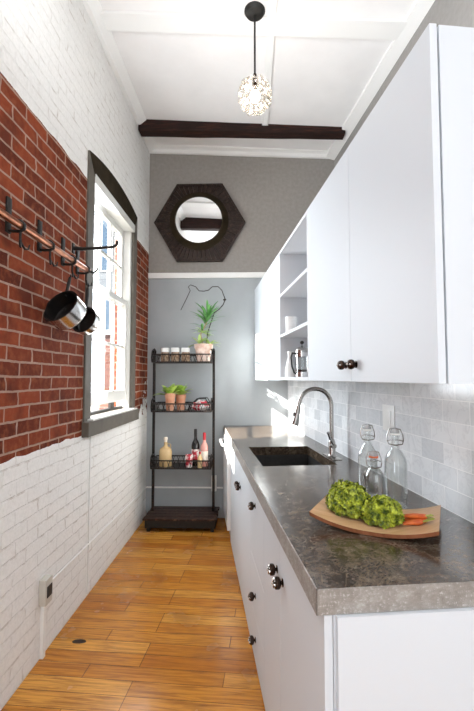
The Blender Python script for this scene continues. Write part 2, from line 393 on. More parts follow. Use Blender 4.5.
def batten(n, x0, x1, y0, y1, t, lab):
    bm = NB(); prism(bm, [(x0, zc(x0)-t), (x1, zc(x1)-t), (x1, zc(x1)+.01), (x0, zc(x0)+.01)], 1, y0, y1)
    struct(n, bm, M['trim'], label=lab, cat='batten')
batten('trim_4', .115, .170, -1, 3.72, .016, 'white ceiling batten running towards the back wall')
batten('trim_5', XL, 1.5, 2.56, 2.70, .022, 'white ceiling batten running across behind the pendant')
bm = NB(); box(bm, XL, .27, YB-.022, YB, 2.412, 2.468, .006); struct('trim_6', bm, M['trim'], label='white picture rail across the back wall', cat='rail')
# beams
for i, (y0, bw, z0_, lab) in enumerate(((3.71, .11, 3.695, 'dark rough wooden beam across the far end of the ceiling'), (2.02, .10, 3.63, 'dark wooden ceiling beam seen only in the mirror'))):
    bm = NB(); x1 = 1.40/cos(AR)-y0*math.tan(AR)-.06
    nx = 24; rings = []
    for k_ in range(nx+1):
        x = XL+.01+(x1-XL-.01)*k_/nx; zb = z0_-.035*(x-XL); j = lambda s: (noise.noise(Vector((x*3, s*5, i)))*.007)
        rings.append([bm.verts.new(p) for p in ((x, y0+j(1), zb+j(2)), (x, y0+bw+j(3), zb+j(4)), (x, y0+bw+j(5), zc(x)+.01), (x, y0+j(6), zc(x)+.01))])
    for a, b in zip(rings, rings[1:]):
        for k_ in range(4): bm.faces.new((a[k_], a[(k_+1) % 4], b[(k_+1) % 4], b[k_]))
    bm.faces.new(rings[0]); bm.faces.new(rings[-1][::-1])
    struct('trim_%d' % (7+i), bm, M['beam'], label=lab, cat='beam')

# ------------------------------------------------------------------ window
win = thing('window_1', 'tall arched window with white six over six sashes in a dark casing', 'window', (XL, 3.15, 1.0), kind='structure')
IY0, IY1, IZ0, IZ1 = 2.675, 3.62, 1.13, 2.735
bm = NB()
prism(bm, [(WY0, 1.03), (IY0, 1.03), (IY0, IZ1), (WY0, 2.86)], 0, XL-.10, XL+.012)
prism(bm, [(IY1, 1.03), (WY1, 1.03), (WY1, 2.86), (IY1, IZ1)], 0, XL-.10, XL+.012)
part('side_casing', bm, M['casing'], win, False, 'grey brown side casing')
bm = NB(); prism(bm, arc(WY0, WY1, 2.86, .065)+[(IY1, IZ1), (IY0, IZ1)], 0, XL-.10, XL+.014)
part('arched_head', bm, M['arch_casing'], win, False, 'dark brown arched head')
bm = NB(); box(bm, XL-.2, XL+.045, WY0-.01, WY1+.02, 1.02, 1.115, .006); part('window_sill', bm, M['casing'], win, False, 'deep grey wooden sill')
bm = NB(); box(bm, XL-.06, XL+.05, IY0-.05, IY1+.04, 1.1155, 1.128, .003); part('sill_edge', bm, M['sash'], win, False, 'thin white strip on the sill')
# outer frame
bm = NB(); xa, xb = XL-.115, XL-.012
box(bm, xa, xb, IY0, IY0+.035, IZ0, IZ1); box(bm, xa, xb, IY1-.035, IY1, IZ0, IZ1); box(bm, xa, xb+.03, IY0, IY1, IZ1-.045, IZ1+.02, .004)
part('window_frame', bm, M['sash'], win, False)
def sash(y0, y1, z0, z1, xc, rail_b, rail_t, name):
    bm = NB(); t = .018; s = .045
    box(bm, xc-t, xc+t, y0, y0+s, z0, z1); box(bm, xc-t, xc+t, y1-s, y1, z0, z1)
    box(bm, xc-t, xc+t, y0+s, y1-s, z0, z0+rail_b); box(bm, xc-t, xc+t, y0+s, y1-s, z1-rail_t, z1)
    o = part(name, bm, M['sash'], win, False)
    bm = NB(); a, b = y0+s, y1-s; c, d = z0+rail_b, z1-rail_t
    for k_ in (1, 2): y = a+(b-a)*k_/3; box(bm, xc-.012, xc+.012, y-.010, y+.010, c, d)
    z = (c+d)/2; box(bm, xc-.0125, xc+.0125, a, b, z-.010, z+.010)
    part('muntins', bm, M['sash'], o, False)
    bm = NB(); box(bm, xc-.002, xc+.002, a, b, c, d); part('glass', bm, M['pane'], o, False)
sash(IY0+.035, IY1-.035, 2.02, IZ1-.045, XL-.092, .045, .05, 'upper_sash')
sash(IY0+.035, IY1-.035, 1.20, 2.065, XL-.052, .09, .045, 'lower_sash')
bm = NB(); box(bm, XL-.1, XL-.06, IY0+.04, IY1-.04, 1.13, 1.15); box(bm, XL-.1, XL-.08, 3.33, 3.42, 1.13, 1.2); part('storm_frame', bm, M['iron'], win, False, 'dark gap below the raised sash')

# ------------------------------------------------------------------ outside
bm = NB(); box(bm, -60, -1.6, -20, 70, -.5, -.4); struct('ground', bm, M['pave'], label='pale ground outside the window', cat='ground')
def building(name, lab, x0, x1, y0, y1, h, m, wins):
    t = thing(name, lab, 'building', ((x0+x1)/2, y0, -.4))
    bm = NB(); box(bm, x0, x1, y0, y1, -.4, h); part('wall', bm, m, t, False)
    bm = NB(); box(bm, x0-.15, x1+.15, y0-.15, y1, h, h+.2); part('cornice', bm, M['sash'], t, False)
    for (a, b, c, d) in wins:
        bm = NB(); box(bm, a, b, y0-.06, y0+.02, c, d); w_ = part('window', bm, M['sash'], t, False)
        bm = NB(); box(bm, a+.1, b-.1, y0-.08, y0-.055, c+.1, d-.1); part('pane', bm, M['ext_glass'], w_, False)
building('brick_building', 'sunlit red brick building seen through the lower sash', -6.95, -5.2, 19, 26, 3.4, M['ext_brick'], [(-6.12, -5.6, .6, 2.8)])
building('grey_building', 'tall grey building with dark windows seen through the upper sash', -14.0, -9.6, 34, 44, 17, M['ext_grey'], [(-12.5, -11.5, 10.3, 14.9), (-11.3, -10.3, 9.6, 14.0), (-12.4, -11.6, 4.6, 8), (-11.2, -10.4, 4.6, 8)])

# ------------------------------------------------------------------ lower cabinets
LF = .289
def knob(parent, L, d, z, big=1.0):
    ax = (-1, 0, 0); g = .0205*big; bm = NB()
    lathe(bm, [(0, 0), (.013, 0), (.014, .002), (.006, .004), (.006, .007), (.012, .008), (g*.9, .012), (g, .018), (g*.95, .026), (g*.6, .033), (0, .035)], (L, d, z), 24, ax)
    k_ = part('knob', bm, M['bronze'], parent, label='dark bronze knob')
    bm = NB(); c = Vector((L-.019, d, z))
    for a in range(8):
        th_ = a*pi/4; n_ = Vector((-.62, .78*cos(th_), .78*sin(th_))).normalized()
        ball(bm, c+n_*g*.82, .0052 if a % 2 == 0 else .003, 1)
    ball(bm, (L-.034, d, z), .0048, 2); part('knob_crystals', bm, M['crystal'], k_)
def carcass(t, d0, d1, endp=False):
    bm = NB(); box(bm, LF+.021, LB-.004, d0, d1, .0, .856); return part('body', bm, M['cab'], t, False)
def front(t, name, d0, d1, z0, z1, kn=None, L0=LF):
    bm = NB(); box(bm, L0, L0+.020, d0+.0012, d1-.0012, z0, z1, .0012); o = part(name, bm, M['cab'], t, False)
    if kn: knob(o, L0, kn[0], kn[1])
    return o
t = thing('base_cabinet', 'white double-door base cabinet with plain end panel at the near counter end', 'cabinet', (.6, .93, 0), 'R')
carcass(t, .945, 1.80); front(t, 'door', .945, 1.452, .015, .853, (1.402, .708)); front(t, 'door', 1.452, 1.80, .015, .853, (1.500, .708))
bm = NB(); box(bm, LF+.026, LB-.004, .929, .9448, 0, .856); part('end_panel', bm, M['cab'], t, False)
t = thing('drawer_cabinet', 'narrow white base cabinet of three drawers, between the two double-door cabinets', 'cabinet', (.6, 1.80, 0), 'R')
carcass(t, 1.8005, 2.235)
for z0, z1, kz in ((.015, .225, .125), (.227, .475, .33), (.477, .853, .762)): front(t, 'drawer', 1.80, 2.235, z0, z1, (2.06, kz))
t = thing('sink_cabinet', 'white double-door base cabinet below the sink', 'cabinet', (.6, 2.235, 0), 'R')
bm = NB(); box(bm, LF+.021, LB-.004, 2.2355, 3.14, .0, .62)
box(bm, LF+.021, LF+.04, 2.2355, 3.14, .62, .856); part('body', bm, M['cab'], t, False)
front(t, 'door', 2.235, 2.80, .015, .853, (2.745, .675)); front(t, 'door', 2.80, 3.14, .015, .853, (2.835, .675))
t = thing('base_cabinet', 'plain white single-door base cabinet between sink cabinet and appliance', 'cabinet', (.6, 3.14, 0), 'R')
carcass(t, 3.1405, 3.56); front(t, 'door', 3.14, 3.56, .015, .853)
t = thing('dishwasher', 'white under-counter appliance with bar handle in the far sunlit corner', 'dishwasher', (.6, 3.57, 0), 'R')
bm = NB(); prism(bm, [(.30, 3.566), (LB-.004, 3.566), (LB-.004, 4.105), (.30, 4.185)], 2, .0, .856); part('body', bm, M['appliance'], t, False)
bm = NB(); box(bm, .262, .2995, 3.572, 4.16, .10, .852, .004); dr = part('door', bm, M['appliance'], t, False)
bm = NB(); box(bm, .2632, .2995, 3.60, 4.14, .79, .80); 
bm.free(); bm = NB()
tube(bm, [(.262, 3.68, .80), (.225, 3.68, .80), (.225, 4.05, .80), (.262, 4.05, .80)], .011, 10); part('handle', bm, M['appliance'], dr)

# worktop with sink cut-out
SL0, SL1, SD0, SD1 = .357, .772, 2.245, 2.87
t = thing('worktop', 'long dark stone worktop with cut-out for the sink', 'worktop', (.27, .94, .857), 'R')
bm = NB(); zt, zb_ = .914, .858; l0 = .274; dd = .9445
def far(L): return (YB-.001-L*sin(AR))/cos(AR)
prism(bm, [(l0, dd), (LB-.002, dd), (LB-.002, SD0), (l0, SD0)], 2, zb_, zt)
prism(bm, [(l0, SD1), (LB-.002, SD1), (LB-.002, far(LB)), (l0, far(l0))], 2, zb_, zt)
prism(bm, [(l0, SD0), (SL0, SD0), (SL0, SD1), (l0, SD1)], 2, zb_, zt)
prism(bm, [(SL1, SD0), (LB-.002, SD0), (LB-.002, SD1), (SL1, SD1)], 2, zb_, zt)
part('slab', bm, M['stone'], t, False)
bm = NB(); box(bm, .270, .2742, .94, far(.27), zb_-.001, zt-.0006); box(bm, .270, LB-.002, .94, .9447, zb_-.001, zt-.0006)
part('cut_edge', bm, M['stone_edge'], t, False, 'lighter rough stone edge')
# sink
t = thing('kitchen_sink', 'black rectangular undermount sink in the dark worktop', 'sink', (.56, 2.55, .70), 'R')
bm = NB(); a, b, c, d = SL0-.006, SL1+.006, SD0-.006, SD1+.006
g = .012; zB = .70
for q in ((a-g, a, c-g, d+g, zB, .8575), (b, b+g, c-g, d+g, zB, .8575), (a, b, c-g, c, zB, .8575), (a, b, d, d+g, zB, .8575), (a, b, c, d, zB, zB+.01)): box(bm, *q)
part('basin', bm, M['sink'], t, False)
bm = NB(); lathe(bm, [(0, .711), (.03, .711), (.042, .713), (.045, .7105)], (.56, 2.56, 0), 24); part('drain', bm, M['steel'], t)
# faucet
t = thing('faucet', 'tall brushed gooseneck faucet with pull-down head behind the sink', 'faucet', (.805, 2.47, .914), 'R')
L0, D0 = .815, 2.47
bm = NB(); lathe(bm, [(0, .915), (.032, .915), (.032, .920), (.024, .926), (.021, .935), (.021, 1.00), (.0175, 1.012), (.0145, 1.02), (0, 1.02)], (L0, D0, 0), 24)
part('body', bm, M['nickel'], t)
bm = NB(); box(bm, L0-.028, L0+.028, D0-.10, D0+.10, .9142, .9185, .002); part('base_plate', bm, M['nickel'], t)
bm = NB(); Rg = .100; zt0 = 1.225
pts = [(L0, D0, 1.0), (L0, D0, 1.1), (L0, D0, zt0)]+[(L0-Rg+Rg*cos(a), D0, zt0+Rg*sin(a)) for a in [pi*k_/14*.97 for k_ in range(1, 15)]]
e = Vector(pts[-1]); dirn = (e-Vector(pts[-2])).normalized(); dirn = Vector((-.22, 0, -1)).normalized(); pts.append(tuple(e+dirn*.02))
tube(bm, pts, .0125, 16); part('spout', bm, M['nickel'], t)
e2 = e+dirn*.015
bm = NB(); tube(bm, [e2, e2+dirn*.01, e2+dirn*.06, e2+dirn*.10, e2+dirn*.115], [.014, .017, .018, .022, .020], 16); sp = part('spray_head', bm, M['nickel'], t)
bm = NB(); ball(bm, e2+dirn*.05+Vector((-.018, 0, 0)), .010, 2, (.6, 1, 1.6)); part('spray_button', bm, M['dark'], sp)
bm = NB(); tube(bm, [(L0, D0-.018, .985), (L0, D0-.045, .985)], [.016, .015], 14); tube(bm, [(L0, D0-.038, .99), (L0-.025, D0-.045, 1.03), (L0-.04, D0-.05, 1.07)], [.008, .007, .008], 10); part('lever', bm, M['nickel'], t)

# ------------------------------------------------------------------ upper cabinets
UF, UZ0, UZ1 = .58, 1.376, 2.287
t = thing('wall_cabinet', 'large white double-door wall cabinet at upper right', 'cabinet', (.74, .95, UZ0), 'R')
bm = NB(); box(bm, UF+.021, LB-.001, .968, 2.118, UZ0+.004, UZ1-.003); part('body', bm, M['cab'], t, False)
bm = NB(); box(bm, UF+.026, LB+.05, .952, .9677, UZ0, UZ1-.002); part('end_panel', bm, M['cab'], t, False)
def udoor(d0, d1, kd):
    bm = NB(); box(bm, UF, UF+.020, d0+.0012, d1-.0012, UZ0, UZ1, .0012); o = part('door', bm, M['cab'], t, False)
    if kd: knob(o, UF, kd, 1.440, .9)
udoor(.95, 1.520, 1.468); udoor(1.520, 2.118, 1.572)
t = thing('open_shelf_unit', 'white open shelving between the upper cabinets', 'shelf', (.74, 2.12, UZ0), 'R')
bm = NB(); box(bm, UF, LB-.012, 2.1195, 2.135, UZ0, UZ1); part('side_panel', bm, M['cab_in'], t, False)
bm = NB(); box(bm, UF, LB-.012, 2.862, 2.878, UZ0, UZ1); part('side_panel', bm, M['cab_in'], t, False)
bm = NB(); box(bm, LB-.012, LB-.001, 2.1195, 2.878, UZ0, UZ1); part('back_panel', bm, M['cab_in'], t, False)
for z in (UZ0, 1.672, 1.958, UZ1-.019):
    bm = NB(); box(bm, UF+.001, LB-.012, 2.1355, 2.8615, z, z+.019); part('shelf', bm, M['cab_in'], t, False)
t = thing('wall_cabinet', 'narrow white wall cabinet with white knob in the far corner', 'cabinet', (.74, 2.88, UZ0), 'R')
bm = NB(); prism(bm, [(UF+.021, 2.8795), (LB-.001, 2.8795), (LB-.001, far(LB)-.004), (UF+.021, far(UF+.021)-.004)], 2, UZ0, UZ1); part('body', bm, M['cab'], t, False)
bm = NB(); box(bm, UF, UF+.020, 2.881, far(UF)-.005, UZ0-.004, UZ1, .0012); dr = part('door', bm, M['cab'], t, False)
bm = NB(); lathe(bm, [(0, 0), (.010, 0), (.006, .006), (.006, .014), (.016, .02), (.016, .026), (0, .03)], (UF, 3.75, 1.45), 18, (-1, 0, 0)); part('knob', bm, M['porcelain'], dr)

# things on the open shelves
def at(L, d, z): return (L, d, z)
t = thing('french_press', 'chrome french press coffee maker on the lowest open shelf', 'coffee maker', (.700, 2.72, 1.3955), 'R')
b0 = Vector((.700, 2.72, 1.3955))
bm = NB(); lathe(bm, [(0, .012), (.043, .012), (.043, .17), (.040, .17), (.040, .015), (0, .015)], b0, 28); part('beaker', bm, M['bottle'], t)
bm = NB(); lathe(bm, [(0, .016), (.0395, .016), (.0395, .05), (0, .05)], b0, 24); part('coffee', bm, mat('coffee', (.02, .01, .006), .3), t)
bm = NB()
lathe(bm, [(.044, .0), (.049, .0), (.049, .035), (.044, .035), (.044, 0)], b0, 28); lathe(bm, [(.044, .135), (.047, .135), (.047, .165), (.044, .165), (.044, .135)], b0, 28)
for a in range(4):
    an = a*pi/2+.6; p = b0+Vector((.046*cos(an), .046*sin(an), 0)); tube(bm, [p+Vector((0,0,.03)), p+Vector((0,0,.14))], .0035, 8)
lathe(bm, [(0, .0005), (.047, .0005), (.047, .010), (0, .010)], b0, 24)
part('frame', bm, M['steel'], t)
bm = NB(); lathe(bm, [(.0, .168), (.046, .168), (.047, .176), (.040, .192), (.02, .203), (.006, .206), (0, .206)], b0, 28); lid = part('lid', bm, M['steel'], t)
bm = NB(); tube(bm, [b0+Vector((0,0,.2)), b0+Vector((0,0,.222))], .003, 8); ball(bm, b0+Vector((0,0,.232)), .014, 2, (1, 1, .85)); part('plunger_knob', bm, M['dark'], lid, label='black plunger knob')
bm = NB(); hd = Vector((-.8, -.25, 0)).normalized()
tube(bm, [b0+hd*.046+Vector((0,0,.155)), b0+hd*.075+Vector((0,0,.16)), b0+hd*.085+Vector((0,0,.13)), b0+hd*.078+Vector((0,0,.07)), b0+hd*.062+Vector((0,0,.03)), b0+hd*.046+Vector((0,0,.022))], .0055, 10); part('handle', bm, M['dark'], t, label='black handle')
b0 = Vector((.628, 2.76, 1.3955))
bm = NB(); lathe(bm, [(0, 0), (.036, 0), (.037, .01), (.034, .06), (.020, .115), (.015, .14), (.020, .175), (.018, .175), (.013, .14), (.018, .11), (.03, .05), (.03, .01), (0, .008)], b0, 28)
single('carafe', bm, M['porcelain'], 'white slim-necked carafe left of the french press', 'carafe', b0, 'R')
b0 = Vector((.628, 2.72, 1.6915))
t = thing('canister', 'white lidded canister on the middle open shelf', 'canister', b0, 'R')
bm = NB(); lathe(bm, [(0, 0), (.036, 0), (.038, .004), (.038, .095), (0, .095)], b0, 28); part('body', bm, M['porcelain'], t)
bm = NB(); lathe(bm, [(0, .0955), (.039, .0955), (.039, .106), (.01, .110), (0, .110)], b0, 28); part('lid', bm, M['porcelain'], t)

# outlet on tiles
t = thing('outlet_plate', 'white switch plate on the marble tiles behind the bottles', 'outlet', (LB, 1.895, 1.2), 'R')
bm = NB(); box(bm, LB-.006, LB-.0002, 1.835, 1.955, 1.14, 1.262, .002); pl = part('cover_plate', bm, M['plastic'], t)
bm = NB(); box(bm, LB-.009, LB-.0062, 1.865, 1.925, 1.168, 1.235, .001); part('rocker', bm, M['plastic'], pl)

# ------------------------------------------------------------------ platter, greens, carrots
PC = Vector((.592, 1.342)); PA = radians(-32.5)
px_, py_ = Vector((cos(PA), sin(PA))), Vector((-sin(PA), cos(PA)))
def PP(u_, v_, z): p = PC+px_*u_+py_*v_; return Vector((p.x, p.y, z))
HU, HV = .187, .130
def pz(u_, v_=0): return .9185+.034*(abs(u_)/HU)**2.2
t = thing('serving_platter', 'pale wooden platter with upturned ends holding the greens', 'platter', (PC.x, PC.y, .914), 'R')
bm = NB(); nu, nv = 24, 8; top = []; bot = []
for i in range(nu+1):
    u_ = -HU+2*HU*i/nu; ra, rb = [], []
    for j in range(nv+1):
        v_ = (-HV+2*HV*j/nv)*(1+.04*abs(u_)/HU); z = pz(u_); p = PP(u_, v_, z+.009); ra.append(bm.verts.new(p)); rb.append(bm.verts.new(PP(u_, v_*.985, z-.002)))
    top.append(ra); bot.append(rb)
for i in range(nu):
    for j in range(nv): bm.faces.new((top[i][j], top[i+1][j], top[i+1][j+1], top[i][j+1]))
part('dish', bm, M['platter'], t)
bm = NB(); T2 = []; B2 = []
for i in range(nu+1):
    u_ = -HU+2*HU*i/nu; s = 1+.04*abs(u_)/HU; z = pz(u_)
    T2.append([bm.verts.new(PP(u_*1.004, v_*s, z+.0092)) for v_ in (-HV-.001, HV+.001)]); B2.append([bm.verts.new(PP(u_, v_*s*.985, z-.003)) for v_ in (-HV, HV)])
for i in range(nu):
    bm.faces.new((B2[i][0], B2[i+1][0], B2[i+1][1], B2[i][1]))
    for s in (0, 1): bm.faces.new((T2[i][s], T2[i+1][s], B2[i+1][s], B2[i][s]))
for i in (0, nu): bm.faces.new((T2[i][0], T2[i][1], B2[i][1], B2[i][0]))
part('rim_and_base', bm, M['platter_rim'], t, label='reddish brown edge and underside')
def ruffle(bm, c, n, up, size, seed):
    a = n.orthogonal().normalized(); b = n.cross(a).normalized(); rnd = random.Random(seed); ph = rnd.random()*6; k1 = rnd.choice((4, 5, 6)); sg = 14
    rings = []
    for rr in (.0, .45, .8, 1.0):
        if rr == 0: rings.append([bm.verts.new(c)]); continue
        ring = []
        for s in range(sg):
            an = 2*pi*s/sg; wv = sin(k1*an+ph)*.30*rr*rr+rnd.uniform(-.08, .08)*rr
            q = size*rr*(1+.15*sin(3*an+ph)); ring.append(bm.verts.new(c+a*cos(an)*q+b*sin(an)*q+n*(wv+.16*rr*rr)*size))
        rings.append(ring)
    for A_, B_ in zip(rings, rings[1:]):
        for s in range(sg):
            s2 = (s+1) % sg
            if len(A_) == 1: bm.faces.new((A_[0], B_[s], B_[s2]))
            else: bm.faces.new((A_[s], B_[s], B_[s2], A_[s2]))
def greens(u_, v_, rx, ry, rz, lab, seed):
    c = PP(u_, v_, pz(u_)+rz*.78+.004); t = thing('lettuce_head', lab, 'lettuce', (c.x, c.y, pz(u_)+.01), 'R', 'curly green lettuces on the platter')
    bm = NB(); bmesh.ops.create_icosphere(bm, subdivisions=3, radius=1)
    for v in bm.verts:
        n_ = v.co.normalized(); k_ = 1+.18*noise.noise(n_*2.5+Vector((seed, 0, 0))); v.co = Vector((n_.x*rx*k_, n_.y*ry*k_, n_.z*rz*k_*.95))*.82
    Mx = Matrix.Translation(c) @ Matrix.Rotation(PA, 4, 'Z'); bmesh.ops.transform(bm, matrix=Mx, verts=bm.verts)
    for v in bm.verts: v.co.z = max(v.co.z, pz(u_)+.0105)
    h = part('heart', bm, M['kale_in'], t)
    bm = NB(); rnd = random.Random(seed); nl = 300
    for i in range(nl):
        zz = 1-2*(i+.5)/nl*.80; r_ = math.sqrt(max(0, 1-zz*zz)); an = i*2.39996
        n_ = Vector((r_*cos(an), r_*sin(an), zz)); k_ = 1+.18*noise.noise(n_*2.5+Vector((seed, 0, 0)))
        p = Matrix.Rotation(PA, 3, 'Z') @ Vector((n_.x*rx, n_.y*ry, n_.z*rz))*k_*rnd.uniform(.82, .98)
        nn = (Matrix.Rotation(PA, 3, 'Z') @ n_ + Vector((rnd.uniform(-.5, .5), rnd.uniform(-.5, .5), rnd.uniform(-.3, .6)))).normalized()
        ruffle(bm, c+p, nn, None, rnd.uniform(.008, .0135), seed*1000+i)
    for v in bm.verts: v.co.z = max(v.co.z, pz(u_)+.0105)
    part('curly_leaves', bm, M['kale'], t)
greens(-.088, -.016, .070, .066, .062, 'larger curly green lettuce at the left of the platter', 3)
greens(.022, -.040, .062, .056, .048, 'smaller curly green lettuce in the middle of the platter', 5)
CG = [(.078, .004, .068, -.42, 0), (.080, -.018, .078, -.28, 0), (.082, -.040, .070, -.05, 0), (.084, -.058, .058, .10, 0), (.080, -.008, .066, -.50, .014), (.083, -.030, .070, -.20, .015)]
for i, (u_, v_, ln, an, dz) in enumerate(CG):      # fat ends with cut stalks point away from the lettuce
    r0 = .0078; b = PP(u_, v_, pz(u_)+.0165+dz); a = PP(u_+ln*cos(an), v_+ln*sin(an), pz(min(HU, u_+ln))+.0105+r0+dz*.8)
    t = thing('carrot', 'small orange carrot in the bunch right of the lettuces', 'carrot', tuple(a-Vector((0,0,r0))), 'R', 'small carrots on the platter')
    bm = NB(); tube(bm, [a+(b-a)*f_+Vector((0, .0015*sin(f_*9+i), 0)) for f_ in (0, .05, .2, .4, .6, .85, 1)], [.004, r0*.9, r0, r0*.9, r0*.7, r0*.45, .0015], 12); part('root', bm, M['carrot'], t)
    d_ = (a-b).normalized()
    bm = NB()
    for s_ in (-1, 0, 1): tube(bm, [a, a+d_*.009+Vector((0, .003*s_, .002)), a+d_*.017+Vector((0, .006*s_, .004))], [.0028, .0022, .0016], 6)
    part('stem', bm, M['carrot_top'], t)

# ------------------------------------------------------------------ swing-top bottles
def swing_bottle(L, d, rb, hb, lab, square=False, gasket=None, rot=0, bodyname='body'):
    z0 = .9145; b0 = Vector((L, d, z0)); t = thing('swing_top_bottle', lab, 'bottle', b0, 'R', None)
    th = .0035; rn = rb*.36; hn = hb*.80
    prof = [(0, 0), (rb*.93, 0), (rb, .006), (rb, hb*.56), (rb*.93, hb*.62), (rb*.68, hb*.69), (rn*1.08, hb*.75), (rn, hb*.79), (rn, hb*.90), (rn*1.2, hb*.905), (rn*1.2, hb*.93), (rn*.95, hb*.935)]
    inn = [(max(0, r-th), z) for r, z in prof[::-1][2:-2]]+[(rb-th-.003, .012), (0, .013)]
    inn[0] = (rn-th, hb*.93)
    bm = NB(); lathe(bm, prof+inn, (0, 0, 0), 40)
    if square:
        for v in bm.verts:
            r_ = math.hypot(v.co.x, v.co.y)
            if r_ > 1e-6 and v.co.z < hb*.72:
                an = math.atan2(v.co.y, v.co.x); k_ = min(1.28, 1/max(abs(cos(an)), abs(sin(an)))); f_ = 1-max(0, (v.co.z-hb*.56)/(hb*.16))
                s = 1+(k_-1)*.85*max(0, min(1, f_)); v.co.x *= s*.92; v.co.y *= s*.92
    bmesh.ops.transform(bm, matrix=Matrix.Translation(b0) @ Matrix.Rotation(rot, 4, 'Z'), verts=bm.verts)
    body = part('glass_body', bm, M['bottle'], t)
    zt = hb*.94; bm = NB(); lathe(bm, [(0, zt-.006), (rn*.8, zt-.006), (rn*.85, zt), (rn*1.15, zt+.003), (rn*1.15, zt+.010), (rn*.7, zt+.019), (0, zt+.021)], b0, 24)
    part('stopper', bm, M['frost'], t, label='clear whitish swing stopper')
    bm = NB(); lathe(bm, [(rn*.7, zt-.004), (rn*1.25, zt-.004), (rn*1.25, zt+.0025), (rn*.7, zt+.0025)], b0, 20)
    part('gasket', bm, M[gasket or 'porcelain'], t, label='orange gasket' if gasket else None)
    bm = NB(); q = Matrix.Rotation(rot, 3, 'Z')
    for s in (-1, 1):
        w_ = rn*1.95; pts = [Vector((s*rn*.2, -rn*.0, zt+.020)), Vector((s*w_*.7, 0, zt+.016)), Vector((s*w_, 0, zt-.006)), Vector((s*w_*1.02, -rn*.5, zt-.024)), Vector((s*w_*.85, -rn*1.1, zt-.036)), Vector((0, -rn*1.45, zt-.040))]
        tube(bm, [b0+q @ p for p in pts], .0021, 8)
        pts = [Vector((s*rn*1.05, 0, hb*.86)), Vector((s*w_*.95, .0, hb*.845)), Vector((s*w_*1.0, -rn*.3, hb*.875)), Vector((s*w_*1.02, -rn*.5, zt-.024))]
        tube(bm, [b0+q @ p for p in pts], .0019, 8)
    torus(bm, b0+Vector((0, 0, hb*.86)), rn*1.06, .0012, seg=24, s2=6)
    part('wire_bail', bm, M['nickel'], t)
swing_bottle(.737, 1.50, .040, .285, 'tall clear swing-top bottle nearest the tiled wall', rot=-.35)
swing_bottle(.685, 1.63, .038, .285, 'tall clear swing-top bottle at the left, behind the small one', rot=-.2)
swing_bottle(.668, 1.535, .039, .190, 'small square clear swing-top bottle with orange gasket', True, 'orange_gasket', rot=-.15)

# ------------------------------------------------------------------ mirror
MC = Vector((-.515, YB, 2.985)); HR = .462
t = thing('hexagonal_mirror', 'round mirror in dark hexagonal stave frame on the back wall', 'mirror', MC)
hexp = [Vector((cos(a)*HR, 0, sin(a)*HR*.99)) for a in (k_*pi/3 for k_ in range(6))]
def HP(p, k_, y): return MC+Vector((p.x*k_, y, p.z*k_))
bm = NB()
for i in range(6):
    p, q = hexp[i], hexp[(i+1) % 6]; ns = 9
    for s in range(ns):
        a, b = p.lerp(q, (s+.04)/ns), p.lerp(q, (s+.96)/ns); j = random.uniform(-.006, .006)
        ri = .235; ai, bi = a.normalized()*ri, b.normalized()*ri
        vs = [bm.verts.new(MC+Vector((v.x, y, v.z))) for v, y in ((a, -.03+j), (b, -.03+j), (bi, -.085+j), (ai, -.085+j))]
        vb = [bm.verts.new(MC+Vector((v.x, -.001, v.z))) for v in (a, b, bi, ai)]
        bm.faces.new(vs); bm.faces.new(vb[::-1])
        for k_ in range(4): bm.faces.new((vs[k_], vb[k_], vb[(k_+1) % 4], vs[(k_+1) % 4]))
part('stave_frame', bm, M['mirror_wood'], t, False)
bm = NB(); hx = [HP(p, 1.0, 0) for p in hexp]
for i in range(6):
    p, q = hexp[i], hexp[(i+1) % 6]
    vs = [bm.verts.new(HP(v, k_, y)) for v, k_, y in ((p, 1.02, -.001), (q, 1.02, -.001), (q, 1.02, -.042), (p, 1.02, -.042), (p, .975, -.042), (q, .975, -.042), (q, .975, -.001), (p, .975, -.001))]
    for f_ in ((0,1,2,3), (3,2,5,4), (4,5,6,7), (7,6,1,0)): bm.faces.new([vs[k_] for k_ in f_])
part('outer_rim', bm, M['mirror_wood'], t, False)
bm = NB(); lathe(bm, [(.228, .045), (.236, .112), (.25, .114), (.262, .104), (.30, .075), (.30, .05), (.228, .045)], MC, 48, (0, -1, 0)); part('inner_ring', bm, M['arch_casing'], t, label='near-black inner ring')
bm = NB(); lathe(bm, [(0, .107), (.237, .107), (.237, .098), (0, .098)], MC, 48, (0, -1, 0)); part('mirror_glass', bm, M['mirror_glass'], t, False)

# ------------------------------------------------------------------ pendant lamp
P0 = Vector((.034, 2.53, zc(.036))); GZ = 3.17
t = thing('pendant_lamp', 'lit glass petal globe pendant hanging on a black rod', 'lamp', P0)
bm = NB(); lathe(bm, [(0, 0.0), (.066, 0), (.067, -.010), (.055, -.028), (.02, -.036), (0, -.037)], P0, 32); part('canopy', bm, M['iron'], t)
bm = NB(); tube(bm, [P0+Vector((0,0,-.03)), Vector((P0.x, P0.y, GZ+.125))], .0065, 10); part('rod', bm, M['iron'], t)
bm = NB(); lathe(bm, [(0, .145), (.011, .14), (.016, .10), (.018, .055), (0, .05)], (P0.x, P0.y, GZ), 20); part('socket', bm, M['bronze'], t)
bm = NB(); c = Vector((P0.x, P0.y, GZ)); rnd = random.Random(2)
for i in range(80):
    zz = 1-2*(i+.5)/80; r_ = math.sqrt(1-zz*zz); an = i*2.39996; n_ = Vector((r_*cos(an), r_*sin(an), zz))
    if zz > .93: continue
    p = c+Vector((n_.x*.096, n_.y*.096, n_.z*.106))
    torus(bm, p, rnd.uniform(.015, .021), .0065, (n_+Vector((rnd.uniform(-.5, .5), rnd.uniform(-.5, .5), rnd.uniform(-.5, .5)))), 14, 6)
part('glass_petals', bm, M['shade'], t)
bm = NB(); ball(bm, c+Vector((0,0,-.005)), .032, 3, (1, 1, 1.25)); part('bulb', bm, M['bulb'], t)
